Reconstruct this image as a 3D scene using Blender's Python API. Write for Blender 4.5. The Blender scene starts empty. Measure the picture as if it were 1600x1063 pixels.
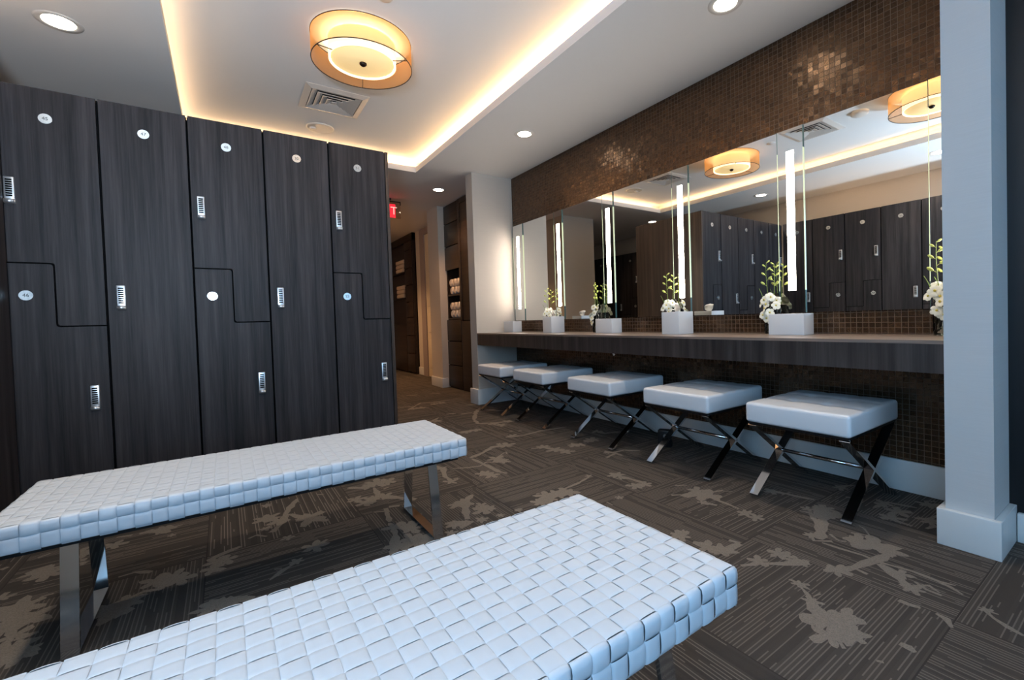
import bpy, bmesh, math, random
from mathutils import Vector, Matrix
random.seed(7)
PI = math.pi
SC = bpy.context.scene
COL = SC.collection

# ------------------------------------------------------------------ camera
cam_data = bpy.data.cameras.new('camera')
cam = bpy.data.objects.new('camera', cam_data)
COL.objects.link(cam)
_F = Vector((0.58595101, 0.81002025, -0.02299153))
_R = Vector((0.80942527, -0.58640176, -0.0310437))
_U = Vector((0.03862829, 0.00041984, 0.99925356))
cam.matrix_world = Matrix(((_R.x, _U.x, -_F.x, 0.0), (_R.y, _U.y, -_F.y, 0.0), (_R.z, _U.z, -_F.z, 0.9), (0, 0, 0, 1)))
cam_data.sensor_width = 36.0
cam_data.lens = 711.8827 * 36.0 / 1600.0
cam_data.shift_x = (800 - 865.074) / 1600.0
cam_data.shift_y = (514.826 - 531.5) / 1600.0
cam_data.clip_start = 0.02
SC.camera = cam

# ------------------------------------------------------------------ world, view
SC.view_settings.view_transform = 'Standard'
SC.view_settings.look = 'None'
SC.view_settings.gamma = 1.0
SC.view_settings.use_curve_mapping = False
SC.view_settings.exposure = 0.08
SC.cycles.max_bounces = 10
SC.cycles.diffuse_bounces = 5
SC.cycles.glossy_bounces = 6
SC.cycles.transparent_max_bounces = 12
SC.cycles.sample_clamp_indirect = 4.0
SC.cycles.caustics_reflective = False
SC.cycles.caustics_refractive = False
SC.cycles.use_denoising = True
wd = bpy.data.worlds.new('world'); SC.world = wd; wd.use_nodes = True
wd.node_tree.nodes['Background'].inputs[0].default_value = (0.5, 0.65, 0.9, 1)
wd.node_tree.nodes['Background'].inputs[1].default_value = 0.03

def lamp(name, kind, loc, energy, color, direction=(0, 0, -1), **kw):
    d = bpy.data.lights.new(name, kind); d.energy = energy; d.color = color
    for k, v in kw.items(): setattr(d, k, v)
    o = bpy.data.objects.new(name, d); COL.objects.link(o)
    o.location = loc
    o.rotation_euler = Vector(direction).to_track_quat('-Z', 'Y').to_euler()
    return o

COOL = (0.50, 0.74, 1.0)
WARM = (1.0, 0.74, 0.47)
# cool daylight of two assumed, unseen windows added behind and beside the camera
lamp('assumed_daylight', 'AREA', (0.6, -1.99, 1.5), 19.0, (0.24, 0.58, 1.0), (0, 1, 0), shape='RECTANGLE', size=2.2, size_y=1.6)
lamp('assumed_daylight_side', 'AREA', (-1.20, -0.60, 1.55), 33.0, (0.22, 0.58, 1.0), (1, 0.40, -0.02), shape='RECTANGLE', size=1.4, size_y=1.5)
# the photographer's flash, bounced off the ceiling
lamp('bounced_flash', 'SPOT', (-0.36, -0.20, 1.15), 345.0, (0.66, 0.82, 1.0), (-0.14, 0.76, 0.62), spot_size=math.radians(122), spot_blend=1.0, shadow_soft_size=0.10)

# ------------------------------------------------------------------ dimensions (metres, camera at x=0 y=0 z=0.9)
ZC = 2.491          # lower ceiling
ZT = 2.625          # tray ceiling
XV = 2.676          # vanity wall (mirror plane)
YL = 3.187          # face of the locker bank
XL = -0.794         # face of the lockers on the left wall
HL = 2.07           # locker height

# ------------------------------------------------------------------ materials
class NG:
    def __init__(s, name):
        s.m = bpy.data.materials.new(name); s.m.use_nodes = True
        s.t = s.m.node_tree; s.b = s.t.nodes['Principled BSDF']
    def n(s, kind, **kw):
        x = s.t.nodes.new(kind)
        for k, v in kw.items(): setattr(x, k, v)
        return x
    def put(s, sock, v):
        if isinstance(v, (int, float)): sock.default_value = v
        elif isinstance(v, (tuple, list)): sock.default_value = v
        else: s.t.links.new(v, sock)
    def math(s, op, a, b=0.0, c=None, clamp=False):
        x = s.n('ShaderNodeMath', operation=op, use_clamp=clamp)
        s.put(x.inputs[0], a); s.put(x.inputs[1], b)
        if c is not None: s.put(x.inputs[2], c)
        return x.outputs[0]
    def vec(s, a, b, c):
        x = s.n('ShaderNodeCombineXYZ')
        s.put(x.inputs[0], a); s.put(x.inputs[1], b); s.put(x.inputs[2], c)
        return x.outputs[0]
    def sep(s, v):
        x = s.n('ShaderNodeSeparateXYZ'); s.put(x.inputs[0], v); return x.outputs
    def mix(s, f, a, b):
        x = s.n('ShaderNodeMix', data_type='RGBA'); s.put(x.inputs[0], f); s.put(x.inputs[6], a); s.put(x.inputs[7], b); return x.outputs[2]
    def noise(s, v, scale, detail=2.0, rough=0.5):
        x = s.n('ShaderNodeTexNoise'); s.put(x.inputs['Vector'], v); x.inputs['Scale'].default_value = scale
        x.inputs['Detail'].default_value = detail; x.inputs['Roughness'].default_value = rough; return x.outputs['Fac']
    def white(s, v):
        x = s.n('ShaderNodeTexWhiteNoise', noise_dimensions='3D'); s.put(x.inputs['Vector'], v); return x.outputs
    def ramp(s, f, stops):
        x = s.n('ShaderNodeValToRGB'); s.put(x.inputs[0], f)
        e = x.color_ramp.elements
        while len(e) < len(stops): e.new(0.5)
        for i, (p, c) in enumerate(stops): e[i].position = p; e[i].color = c
        return x.outputs[0]
    def bump(s, h, strength=0.3, dist=0.002):
        x = s.n('ShaderNodeBump'); s.put(x.inputs['Height'], h); x.inputs['Strength'].default_value = strength; x.inputs['Distance'].default_value = dist
        s.t.links.new(x.outputs[0], s.b.inputs['Normal'])
    def objco(s):
        return s.n('ShaderNodeTexCoord').outputs['Object']
    def set(s, **kw):
        names = dict(col='Base Color', rough='Roughness', metal='Metallic', spec='Specular IOR Level', coat='Coat Weight', trans='Transmission Weight', ior='IOR', ecol='Emission Color', estr='Emission Strength', alpha='Alpha', sheen='Sheen Weight')
        for k, v in kw.items(): s.put(s.b.inputs[names[k]], v)
        return s

def rgb(r, g, b):
    f = lambda c: ((c / 255 + 0.055) / 1.055) ** 2.4 if c > 10 else c / 255 / 12.92
    return (f(r), f(g), f(b), 1.0)

def plain(name, col, rough=0.5, metal=0.0, spec=0.5, estr=0.0, ecol=None, grain=0.0, gscale=60.0):
    g = NG(name); g.set(col=col, rough=rough, metal=metal, spec=spec)
    if estr: g.set(ecol=ecol or col, estr=estr)
    if grain:
        h = g.noise(g.objco(), gscale, 3.0); g.bump(h, grain, 0.001)
    return g.m

def wood(name, c0, c1, rough=0.38, axis='z', spec=0.4):
    g = NG(name)
    rnd = g.n('ShaderNodeObjectInfo').outputs['Random']
    x, y, z = g.sep(g.objco())
    off = g.math('MULTIPLY', rnd, 37.0)
    k = dict(z=(26.0, 26.0, 0.75), y=(26.0, 0.75, 26.0), x=(0.75, 26.0, 26.0))[axis]
    v = g.vec(g.math('ADD', g.math('MULTIPLY', x, k[0]), off), g.math('ADD', g.math('MULTIPLY', y, k[1]), off), g.math('ADD', g.math('MULTIPLY', z, k[2]), off))
    a = g.noise(v, 1.0, 5.0, 0.62); b = g.noise(v, 5.5, 3.0, 0.6)
    f = g.math('ADD', g.math('MULTIPLY', a, 0.72), g.math('MULTIPLY', b, 0.28))
    g.set(col=g.ramp(f, [(0.34, c0), (0.50, tuple((p + q) / 2 * 0.92 for p, q in zip(c0, c1))), (0.64, c1)]), rough=rough, spec=spec)
    g.bump(b, 0.06, 0.001)
    return g.m

def mat_tile():
    g = NG('brown_mosaic_tile')
    x, y, z = g.sep(g.objco())
    ty, tz = 0.0279, 0.0268
    u = g.math('DIVIDE', y, ty); v = g.math('DIVIDE', g.math('SUBTRACT', z, 0.0), tz)
    cell = g.vec(g.math('FLOOR', u), g.math('FLOOR', v), 0.0)
    w = g.white(cell)
    r1 = w['Value']; rc = w['Color']; rx, ry, rz = g.sep(rc)
    fu = g.math('ABSOLUTE', g.math('SUBTRACT', g.math('FRACT', u), 0.5)); fv = g.math('ABSOLUTE', g.math('SUBTRACT', g.math('FRACT', v), 0.5))
    grout = g.math('GREATER_THAN', g.math('MAXIMUM', fu, fv), 0.455)
    # streaks turned a different way on every tile
    ang = g.math('MULTIPLY', ry, PI)
    ca, sa = g.math('COSINE', ang), g.math('SINE', ang)
    p = g.math('ADD', g.math('MULTIPLY', y, ca), g.math('MULTIPLY', z, sa)); q = g.math('SUBTRACT', g.math('MULTIPLY', z, ca), g.math('MULTIPLY', y, sa))
    st = g.noise(g.vec(g.math('MULTIPLY', p, 45.0), g.math('MULTIPLY', q, 330.0), g.math('MULTIPLY', rx, 50.0)), 1.0, 3.0, 0.6)
    f = g.math('ADD', g.math('MULTIPLY', st, 0.75), g.math('MULTIPLY', r1, 0.16))
    tile = g.ramp(f, [(0.24, rgb(56, 41, 31)), (0.46, rgb(90, 67, 48)), (0.70, rgb(130, 98, 68))])
    g.set(col=g.mix(grout, tile, rgb(86, 72, 60)), rough=g.math('ADD', 0.26, g.math('MULTIPLY', grout, 0.4)), spec=0.6, metal=g.math('MULTIPLY', g.math('SUBTRACT', 1.0, grout), 0.7))
    # each little tile is set at its own slight tilt
    n = g.n('ShaderNodeNewGeometry').outputs['Normal']
    sub = g.n('ShaderNodeVectorMath', operation='SUBTRACT'); g.put(sub.inputs[0], rc); sub.inputs[1].default_value = (0.5, 0.5, 0.5)
    sc = g.n('ShaderNodeVectorMath', operation='SCALE'); g.put(sc.inputs[0], sub.outputs[0]); sc.inputs['Scale'].default_value = 0.13
    ad = g.n('ShaderNodeVectorMath', operation='ADD'); g.put(ad.inputs[0], n); g.put(ad.inputs[1], sc.outputs[0])
    nm = g.n('ShaderNodeVectorMath', operation='NORMALIZE'); g.put(nm.inputs[0], ad.outputs[0])
    bp = g.n('ShaderNodeBump'); bp.inputs['Strength'].default_value = 0.35; bp.inputs['Distance'].default_value = 0.002
    g.put(bp.inputs['Height'], g.math('SUBTRACT', g.math('MULTIPLY', st, 0.5), grout)); g.put(bp.inputs['Normal'], nm.outputs[0])
    g.t.links.new(bp.outputs[0], g.b.inputs['Normal'])
    return g.m

def mat_carpet():
    g = NG('dark_striped_carpet_tile')
    x, y, z = g.sep(g.objco())
    u = g.math('DIVIDE', g.math('SUBTRACT', x, 0.495), 0.585); v = g.math('DIVIDE', g.math('SUBTRACT', y, 0.383), 0.628)
    iu, iv = g.math('FLOOR', u), g.math('FLOOR', v)
    par = g.math('FLOORED_MODULO', g.math('ADD', iu, iv), 2.0)
    cross = g.math('ADD', g.math('MULTIPLY', y, par), g.math('MULTIPLY', x, g.math('SUBTRACT', 1.0, par)))
    along = g.math('ADD', g.math('MULTIPLY', x, par), g.math('MULTIPLY', y, g.math('SUBTRACT', 1.0, par)))
    s = g.math('DIVIDE', cross, 0.0115)
    si = g.math('FLOOR', s)
    th = g.white(g.vec(iu, iv, 3.0))['Value']
    r1 = g.white(g.vec(si, g.math('MULTIPLY', iu, 7.0), g.math('MULTIPLY', iv, 5.0)))['Value']
    brk = g.noise(g.vec(g.math('MULTIPLY', along, 4.5), g.math('MULTIPLY', si, 3.7), g.math('MULTIPLY', th, 30.0)), 1.0, 1.0)
    gate = g.math('GREATER_THAN', g.math('ADD', g.math('MULTIPLY', brk, 0.9), g.math('MULTIPLY', r1, 0.35)), g.math('ADD', 0.52, g.math('MULTIPLY', th, 0.16)))
    fr = g.math('FRACT', s)
    line = g.math('MULTIPLY', g.math('LESS_THAN', fr, 0.30), gate)
    dark = g.mix(r1, rgb(67, 62, 58), rgb(77, 71, 66))
    pile = g.noise(g.objco(), 420.0, 2.0)
    lite = g.mix(th, rgb(100, 93, 86), rgb(122, 114, 106))
    c = g.mix(line, dark, lite)
    fu = g.math('ABSOLUTE', g.math('SUBTRACT', g.math('FRACT', u), 0.5)); fv = g.math('ABSOLUTE', g.math('SUBTRACT', g.math('FRACT', v), 0.5))
    seam = g.math('GREATER_THAN', g.math('MAXIMUM', fu, fv), 0.4966)
    c = g.mix(seam, c, rgb(58, 53, 50))
    g.set(col=c, rough=0.95, spec=0.1)
    g.bump(g.math('ADD', pile, g.math('MULTIPLY', line, 0.5)), 0.5, 0.003)
    return g.m

def mat_motif():
    g = NG('beige_blossom_pile')
    p = g.noise(g.objco(), 300.0, 2.0)
    g.set(col=g.ramp(p, [(0.3, rgb(110, 102, 94)), (0.7, rgb(132, 123, 113))]), rough=0.95, spec=0.1)
    g.bump(p, 0.6, 0.003)
    return g.m

def mat_paper(name, col, sx=6.0, sz=420.0, amt=0.06):
    g = NG(name)
    x, y, z = g.sep(g.objco())
    h = g.noise(g.vec(g.math('MULTIPLY', x, sx), g.math('MULTIPLY', y, sx), g.math('MULTIPLY', z, sz)), 1.0, 3.0)
    d = tuple(c * (1 - amt * 2) for c in col[:3]) + (1,)
    g.set(col=g.mix(h, d, col), rough=0.75, spec=0.25); g.bump(h, 0.12, 0.001)
    return g.m

def mat_sheer():
    g = NG('sheer_copper_shade')
    g.t.nodes.remove(g.b)
    tr = g.n('ShaderNodeBsdfTransparent'); tr.inputs[0].default_value = (1.0, 0.86, 0.68, 1)
    tl = g.n('ShaderNodeBsdfTranslucent'); tl.inputs[0].default_value = (0.86, 0.44, 0.16, 1)
    df = g.n('ShaderNodeBsdfDiffuse'); df.inputs[0].default_value = (0.55, 0.30, 0.14, 1)
    m1 = g.n('ShaderNodeMixShader'); m1.inputs[0].default_value = 0.4
    g.t.links.new(tl.outputs[0], m1.inputs[1]); g.t.links.new(df.outputs[0], m1.inputs[2])
    m2 = g.n('ShaderNodeMixShader'); m2.inputs[0].default_value = 0.6
    g.t.links.new(tr.outputs[0], m2.inputs[1]); g.t.links.new(m1.outputs[0], m2.inputs[2])
    g.t.links.new(m2.outputs[0], g.t.nodes['Material Output'].inputs[0])
    return g.m

def mat_glass(name, tint=(1, 1, 1, 1), rough=0.0):
    g = NG(name); g.t.nodes.remove(g.b)
    tr = g.n('ShaderNodeBsdfTransparent'); tr.inputs[0].default_value = tint
    gl = g.n('ShaderNodeBsdfGlossy'); gl.inputs['Roughness'].default_value = rough
    fr = g.n('ShaderNodeFresnel'); fr.inputs[0].default_value = 1.45
    m = g.n('ShaderNodeMixShader'); g.t.links.new(fr.outputs[0], m.inputs[0]); g.t.links.new(tr.outputs[0], m.inputs[1]); g.t.links.new(gl.outputs[0], m.inputs[2])
    g.t.links.new(m.outputs[0], g.t.nodes['Material Output'].inputs[0])
    return g.m

M = dict(
    locker=wood('dark_locker_laminate', rgb(26, 24, 26), rgb(64, 60, 62), rough=0.5, spec=0.22),
    panel=wood('dark_brown_panel_wood', rgb(44, 36, 31), rgb(80, 67, 58)),
    cabinet=wood('espresso_cabinet_wood', rgb(26, 19, 15), rgb(56, 42, 32), axis='y'),
    counter=wood('dark_counter_laminate', rgb(38, 34, 34), rgb(76, 70, 68)),
    countertop=wood('counter_top_laminate', rgb(108, 95, 86), rgb(148, 132, 120), axis='y', rough=0.3),
    duct=plain('grey_duct_shadow', rgb(74, 70, 66), 0.8, spec=0.1),
    black=plain('black_gap', rgb(10, 10, 11), 0.8, spec=0.1),
    dark=wood('black_stained_door', rgb(10, 11, 13), rgb(20, 21, 25)),
    tile=mat_tile(), carpet=mat_carpet(), motif=mat_motif(),
    ceiling=plain('white_ceiling_paint', rgb(232, 229, 225), 0.9, spec=0.1, grain=0.04, gscale=150.0),
    wall=mat_paper('beige_wallcovering', rgb(206, 196, 184)),
    colwall=mat_paper('pale_grey_wallcovering', rgb(208, 206, 204)),
    base=plain('white_gloss_trim', rgb(216, 216, 214), 0.35, grain=0.02),
    white=plain('white_lacquer', rgb(226, 226, 226), 0.3, grain=0.01),
    leather=plain('white_woven_leather', rgb(208, 213, 219), 0.42, spec=0.4, grain=0.05, gscale=500.0),
    vinyl=plain('white_vinyl_cushion', rgb(232, 232, 234), 0.33, spec=0.5, grain=0.05, gscale=400.0),
    core=plain('grey_cushion_core', rgb(176, 180, 186), 0.8),
    chrome=plain('polished_chrome', (0.72, 0.72, 0.73, 1), 0.06, 1.0, grain=0.01),
    silver=plain('satin_silver', (0.74, 0.74, 0.75, 1), 0.28, 0.85, grain=0.02),
    plate=plain('silver_number_disc', rgb(222, 226, 226), 0.22, 0.85, grain=0.02),
    ink=plain('dark_grey_engraving', rgb(70, 74, 78), 0.6),
    mirror=plain('silvered_mirror', (0.93, 0.95, 0.94, 1), 0.0, 1.0),
    edge=plain('painted_glow_edge', rgb(190, 205, 170), 0.2, estr=0.55, ecol=(0.95, 1.0, 0.62, 1)),  # faint emission painted where the glass edge catches the strip's light
    greenedge=plain('green_glass_edge', rgb(70, 104, 96), 0.45),
    tube=plain('frosted_light_strip', (1, 0.96, 0.88, 1), 0.5, estr=30.0, ecol=(1.0, 0.87, 0.76, 1)),
    led=plain('warm_led_strip', (1, 0.8, 0.5, 1), 0.5, estr=72.0, ecol=(1.0, 0.63, 0.31, 1)),
    ledfill=plain('added_fill_strip', (1, 0.8, 0.5, 1), 0.5, estr=27.0, ecol=(1.0, 0.66, 0.40, 1)),
    ledsoft=plain('soft_warm_led_strip', (1, 0.8, 0.5, 1), 0.5, estr=30.0, ecol=(1.0, 0.68, 0.40, 1)),
    lens=plain('downlight_lens', (1, 1, 1, 1), 0.5, estr=36.0, ecol=(1.0, 0.90, 0.74, 1)),
    trimring=plain('white_trim_ring', rgb(220, 214, 206), 0.5),
    sheer=mat_sheer(),
    drum=plain('lit_white_drum_shade', rgb(250, 240, 220), 0.7, estr=1.5, ecol=(1.0, 0.76, 0.42, 1)),
    diffuser=plain('lit_amber_diffuser', rgb(235, 205, 150), 0.6, estr=0.62, ecol=(1.0, 0.70, 0.32, 1)),
    bronze=plain('dark_bronze', rgb(48, 34, 24), 0.4, 0.6),
    vent=plain('white_vent_metal', rgb(205, 198, 190), 0.5, grain=0.01),
    glass=mat_glass('clear_vase_glass', (0.95, 0.98, 0.96, 1)),
    stem=plain('green_stem', rgb(110, 138, 52), 0.5, grain=0.05),
    bud=plain('yellow_green_bud', rgb(198, 208, 110), 0.5, grain=0.05),
    petal=plain('white_orchid_petal', rgb(240, 238, 222), 0.55, grain=0.05),
    lip=plain('yellow_orchid_lip', rgb(214, 196, 92), 0.5),
    tissue=plain('white_tissue_paper', rgb(244, 242, 238), 0.9, grain=0.1, gscale=90.0),
    towel=plain('cream_terry_towel', rgb(226, 210, 192), 0.95, grain=0.6, gscale=420.0),
    door=plain('cream_door_paint', rgb(214, 200, 176), 0.45, grain=0.02),
    casing=plain('grey_lilac_casing', rgb(150, 136, 132), 0.5, grain=0.02),
    signred=plain('red_sign_panel', rgb(200, 20, 30), 0.4, estr=1.1, ecol=(1.0, 0.02, 0.04, 1)),
    signink=plain('pale_sign_lettering', rgb(250, 200, 190), 0.4, estr=0.9, ecol=(1.0, 0.50, 0.42, 1)),
    clear=mat_glass('clear_acrylic', (0.9, 0.82, 0.78, 1)),
    blackplastic=plain('black_plastic', rgb(20, 20, 22), 0.35, grain=0.02),
    pane=plain('daylit_frosted_pane', rgb(220, 230, 240), 0.6, estr=0.9, ecol=(0.55, 0.76, 1.0, 1)),  # glowing pane of the two assumed windows
)

# ------------------------------------------------------------------ mesh helpers
class MB:
    def __init__(s): s.v = []; s.f = []; s.mi = []; s.sm = []
    def face(s, idx, mi=0, sm=False): s.f.append(tuple(idx)); s.mi.append(mi); s.sm.append(sm)
    def box(s, x0, x1, y0, y1, z0, z1, mi=0, bev=0.0):
        if bev > 0: return s.rbox(x0, x1, y0, y1, z0, z1, bev, mi)
        b = len(s.v)
        for z in (z0, z1):
            s.v += [(x0, y0, z), (x1, y0, z), (x1, y1, z), (x0, y1, z)]
        for q in ((3, 2, 1, 0), (4, 5, 6, 7), (0, 1, 5, 4), (1, 2, 6, 5), (2, 3, 7, 6), (3, 0, 4, 7)):
            s.face([b + i for i in q], mi)
        return s
    def rbox(s, x0, x1, y0, y1, z0, z1, r, mi=0, nx=1, ny=1, k=3, dip=None):
        """box with rounded edges; dip(u, v) lowers the top"""
        c = ((x0 + x1) / 2, (y0 + y1) / 2, (z0 + z1) / 2); h = ((x1 - x0) / 2, (y1 - y0) / 2, (z1 - z0) / 2)
        def cs(a, n):
            lo = [-a + r * (1 - math.cos(PI / 2 * i / k)) for i in range(k + 1)]
            mid = [-a + r + (2 * a - 2 * r) * i / n for i in range(1, n)]
            return lo + mid + [-t for t in reversed(lo)]
        C = (cs(h[0], nx), cs(h[1], ny), cs(h[2], 1)); idx = {}
        def vert(p):
            key = tuple(round(t, 6) for t in p)
            if key in idx: return idx[key]
            q = [max(-(h[i] - r), min(h[i] - r, p[i])) for i in range(3)]
            d = Vector([p[i] - q[i] for i in range(3)]); 
            o = Vector(q) + (d.normalized() * r if d.length > 1e-9 else Vector((0, 0, 0)))
            if dip and p[2] > h[2] - 1e-6: o.z -= dip(p[0] / h[0], p[1] / h[1])
            s.v.append((o.x + c[0], o.y + c[1], o.z + c[2])); idx[key] = len(s.v) - 1
            return idx[key]
        for ax in range(3):
            a, b = [(1, 2), (2, 0), (0, 1)][ax]
            for sg in (-1, 1):
                for i in range(len(C[a]) - 1):
                    for j in range(len(C[b]) - 1):
                        q = []
                        for (ii, jj) in ((i, j), (i + 1, j), (i + 1, j + 1), (i, j + 1)):
                            p = [0, 0, 0]; p[ax] = sg * h[ax]; p[a] = C[a][ii]; p[b] = C[b][jj]; q.append(vert(p))
                        if sg < 0: q.reverse()
                        if len(set(q)) > 2: s.face([t for n_, t in enumerate(q) if t not in q[:n_]], mi, True)
        return s
    def prism(s, pts, a, b, axis='y', mi=0):
        """outline pts extruded between a and b along axis (outline in the two other axes)"""
        n = len(pts); base = len(s.v)
        for t in (a, b):
            for p in pts:
                s.v.append({'x': (t, p[0], p[1]), 'y': (p[0], t, p[1]), 'z': (p[0], p[1], t)}[axis])
        s.face([base + i for i in range(n)], mi); s.face([base + n + i for i in reversed(range(n))], mi)
        for i in range(n):
            j = (i + 1) % n
            s.face([base + j, base + i, base + n + i, base + n + j], mi)
        return s
    def tube(s, pts, r, seg=8, mi=0, cap=True):
        P = [Vector(p) for p in pts]; R = r if isinstance(r, (list, tuple)) else [r] * len(P)
        base = len(s.v); up = None
        for i, p in enumerate(P):
            d = (P[min(i + 1, len(P) - 1)] - P[max(i - 1, 0)]).normalized()
            if up is None: up = Vector((0, 0, 1)) if abs(d.z) < 0.9 else Vector((1, 0, 0))
            e1 = d.cross(up).normalized(); e2 = d.cross(e1).normalized()
            for k in range(seg):
                t = 2 * PI * k / seg; q = p + e1 * (math.cos(t) * R[i]) + e2 * (math.sin(t) * R[i]); s.v.append(tuple(q))
        for i in range(len(P) - 1):
            for k in range(seg):
                k2 = (k + 1) % seg
                s.face((base + i * seg + k, base + i * seg + k2, base + (i + 1) * seg + k2, base + (i + 1) * seg + k), mi, True)
        if cap:
            s.face([base + k for k in reversed(range(seg))], mi); s.face([base + (len(P) - 1) * seg + k for k in range(seg)], mi)
        return s
    def lathe(s, prof, seg=32, c=(0, 0, 0), mi=0, close=False, sm=True):
        base = len(s.v); n = len(prof)
        for k in range(seg):
            t = 2 * PI * k / seg
            for (r, z) in prof: s.v.append((c[0] + r * math.cos(t), c[1] + r * math.sin(t), c[2] + z))
        for k in range(seg):
            k2 = (k + 1) % seg
            for i in range(n if close else n - 1):
                j = (i + 1) % n
                s.face((base + k * n + i, base + k2 * n + i, base + k2 * n + j, base + k * n + j), mi, sm)
        return s
    def blob(s, c, r, seg=10, rings=6, mi=0, rot=None):
        base = len(s.v)
        for i in range(rings + 1):
            a = PI * i / rings
            for k in range(seg):
                t = 2 * PI * k / seg
                p = Vector((r[0] * math.sin(a) * math.cos(t), r[1] * math.sin(a) * math.sin(t), r[2] * math.cos(a)))
                if rot is not None: p = rot @ p
                s.v.append((c[0] + p.x, c[1] + p.y, c[2] + p.z))
        for i in range(rings):
            for k in range(seg):
                k2 = (k + 1) % seg
                s.face((base + i * seg + k, base + (i + 1) * seg + k, base + (i + 1) * seg + k2, base + i * seg + k2), mi, True)
        return s
    def bar(s, p0, p1, wdir, w, t, mi=0):
        """flat bar from p0 to p1; w wide along wdir, t thick across"""
        p0, p1, wd_ = Vector(p0), Vector(p1), Vector(wdir).normalized()
        d = (p1 - p0).normalized(); td = d.cross(wd_).normalized(); b = len(s.v)
        for p in (p0, p1):
            for a, c in ((-1, -1), (1, -1), (1, 1), (-1, 1)):
                s.v.append(tuple(p + wd_ * (a * w / 2) + td * (c * t / 2)))
        for q in ((0, 1, 2, 3), (7, 6, 5, 4), (4, 5, 1, 0), (5, 6, 2, 1), (6, 7, 3, 2), (7, 4, 0, 3)): s.face([b + i for i in q], mi)
        return s
    def text(s, txt, size, xf, mi=0, depth=0.001):
        cu = bpy.data.curves.new('lettering', 'FONT'); cu.body = txt; cu.size = size; cu.align_x = 'CENTER'; cu.align_y = 'CENTER'; cu.extrude = depth; cu.resolution_u = 3
        o = bpy.data.objects.new('lettering', cu); COL.objects.link(o)
        dg = bpy.context.evaluated_depsgraph_get(); me = o.evaluated_get(dg).to_mesh(); b = len(s.v)
        for v in me.vertices: s.v.append(tuple(xf @ v.co))
        for p in me.polygons: s.face([b + i for i in p.vertices], mi)
        o.evaluated_get(dg).to_mesh_clear(); bpy.data.objects.remove(o); bpy.data.curves.remove(cu)
        return s
    def build(s, name, mats, parent=None, loc=(0, 0, 0), rotz=0.0, fix=True):
        if not isinstance(mats, (list, tuple)): mats = [mats]
        me = bpy.data.meshes.new(name); me.from_pydata(s.v, [], s.f)
        for m in mats: me.materials.append(m)
        me.polygons.foreach_set('material_index', s.mi); me.polygons.foreach_set('use_smooth', s.sm)
        if fix:
            bm = bmesh.new(); bm.from_mesh(me); bmesh.ops.recalc_face_normals(bm, faces=bm.faces); bm.to_mesh(me); bm.free()
        me.update()
        o = bpy.data.objects.new(name, me); COL.objects.link(o)
        o.location = loc; o.rotation_euler = (0, 0, rotz)
        if parent is not None: o.parent = parent
        return o

def tag(o, label, cat, group=None):
    o['label'] = label; o['category'] = cat
    if group: o['group'] = group
    return o
def thing(name, label, cat, loc=(0, 0, 0), rotz=0.0, group=None):
    o = bpy.data.objects.new(name, None); o.empty_display_size = 0.1; COL.objects.link(o)
    o.location = loc; o.rotation_euler = (0, 0, rotz)
    return tag(o, label, cat, group)
def struct(name, mb, mats, parent=None, loc=(0, 0, 0), **kw):
    o = mb.build(name, mats, parent, loc, **kw)
    if parent is None: o['kind'] = 'structure'
    return o
def copy_tree(o, parent=None):
    c = o.copy(); COL.objects.link(c)
    if parent is not None: c.parent = parent
    for ch in [x for x in bpy.data.objects if x.parent == o]: copy_tree(ch, c)
    return c
def dup(o, loc, rotz, label, group=None):
    c = copy_tree(o); c.location = loc; c.rotation_euler = (0, 0, rotz); c['label'] = label
    if group: c['group'] = group
    return c

# ------------------------------------------------------------------ setting
def flower_pts(x, y, R):
    n = 30; ph = random.uniform(0, 6.28); k = random.choice((5, 5, 6)); a = [random.uniform(0.8, 1.12) for _ in range(k)]; sx = random.uniform(0.85, 1.1)
    out = []
    for i in range(n):
        t = 2 * PI * i / n; w = abs(math.cos(k * t / 2)) ** 0.9
        r = R * (0.36 + 0.64 * w) * a[int(((t / (2 * PI)) * k + 0.5) % k)] * random.uniform(0.88, 1.10)
        out.append((x + r * sx * math.cos(t + ph), y + r / sx * math.sin(t + ph)))
    return out
def branch_quads(w, pts):
    P = [Vector(p) for p in pts]; Q = []
    for i in range(len(P) - 1):
        n = max(1, int((P[i + 1] - P[i]).length / 0.03))
        for k in range(n): Q.append(P[i].lerp(P[i + 1], k / n))
    Q.append(P[-1]); L = []; Rr = []
    for i, p in enumerate(Q):
        d = (Q[min(i + 1, len(Q) - 1)] - Q[max(0, i - 1)]); d = d.normalized() if d.length > 1e-6 else Vector((1, 0)); nrm = Vector((-d.y, d.x))
        ww = w * 0.42 * random.uniform(0.6, 1.4) * (0.55 + 0.45 * min(1.0, min(i, len(Q) - 1 - i) / 1.5))
        L.append(p + nrm * ww); Rr.append(p - nrm * ww * random.uniform(0.8, 1.2))
    return L + list(reversed(Rr)), len(Q)
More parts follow.
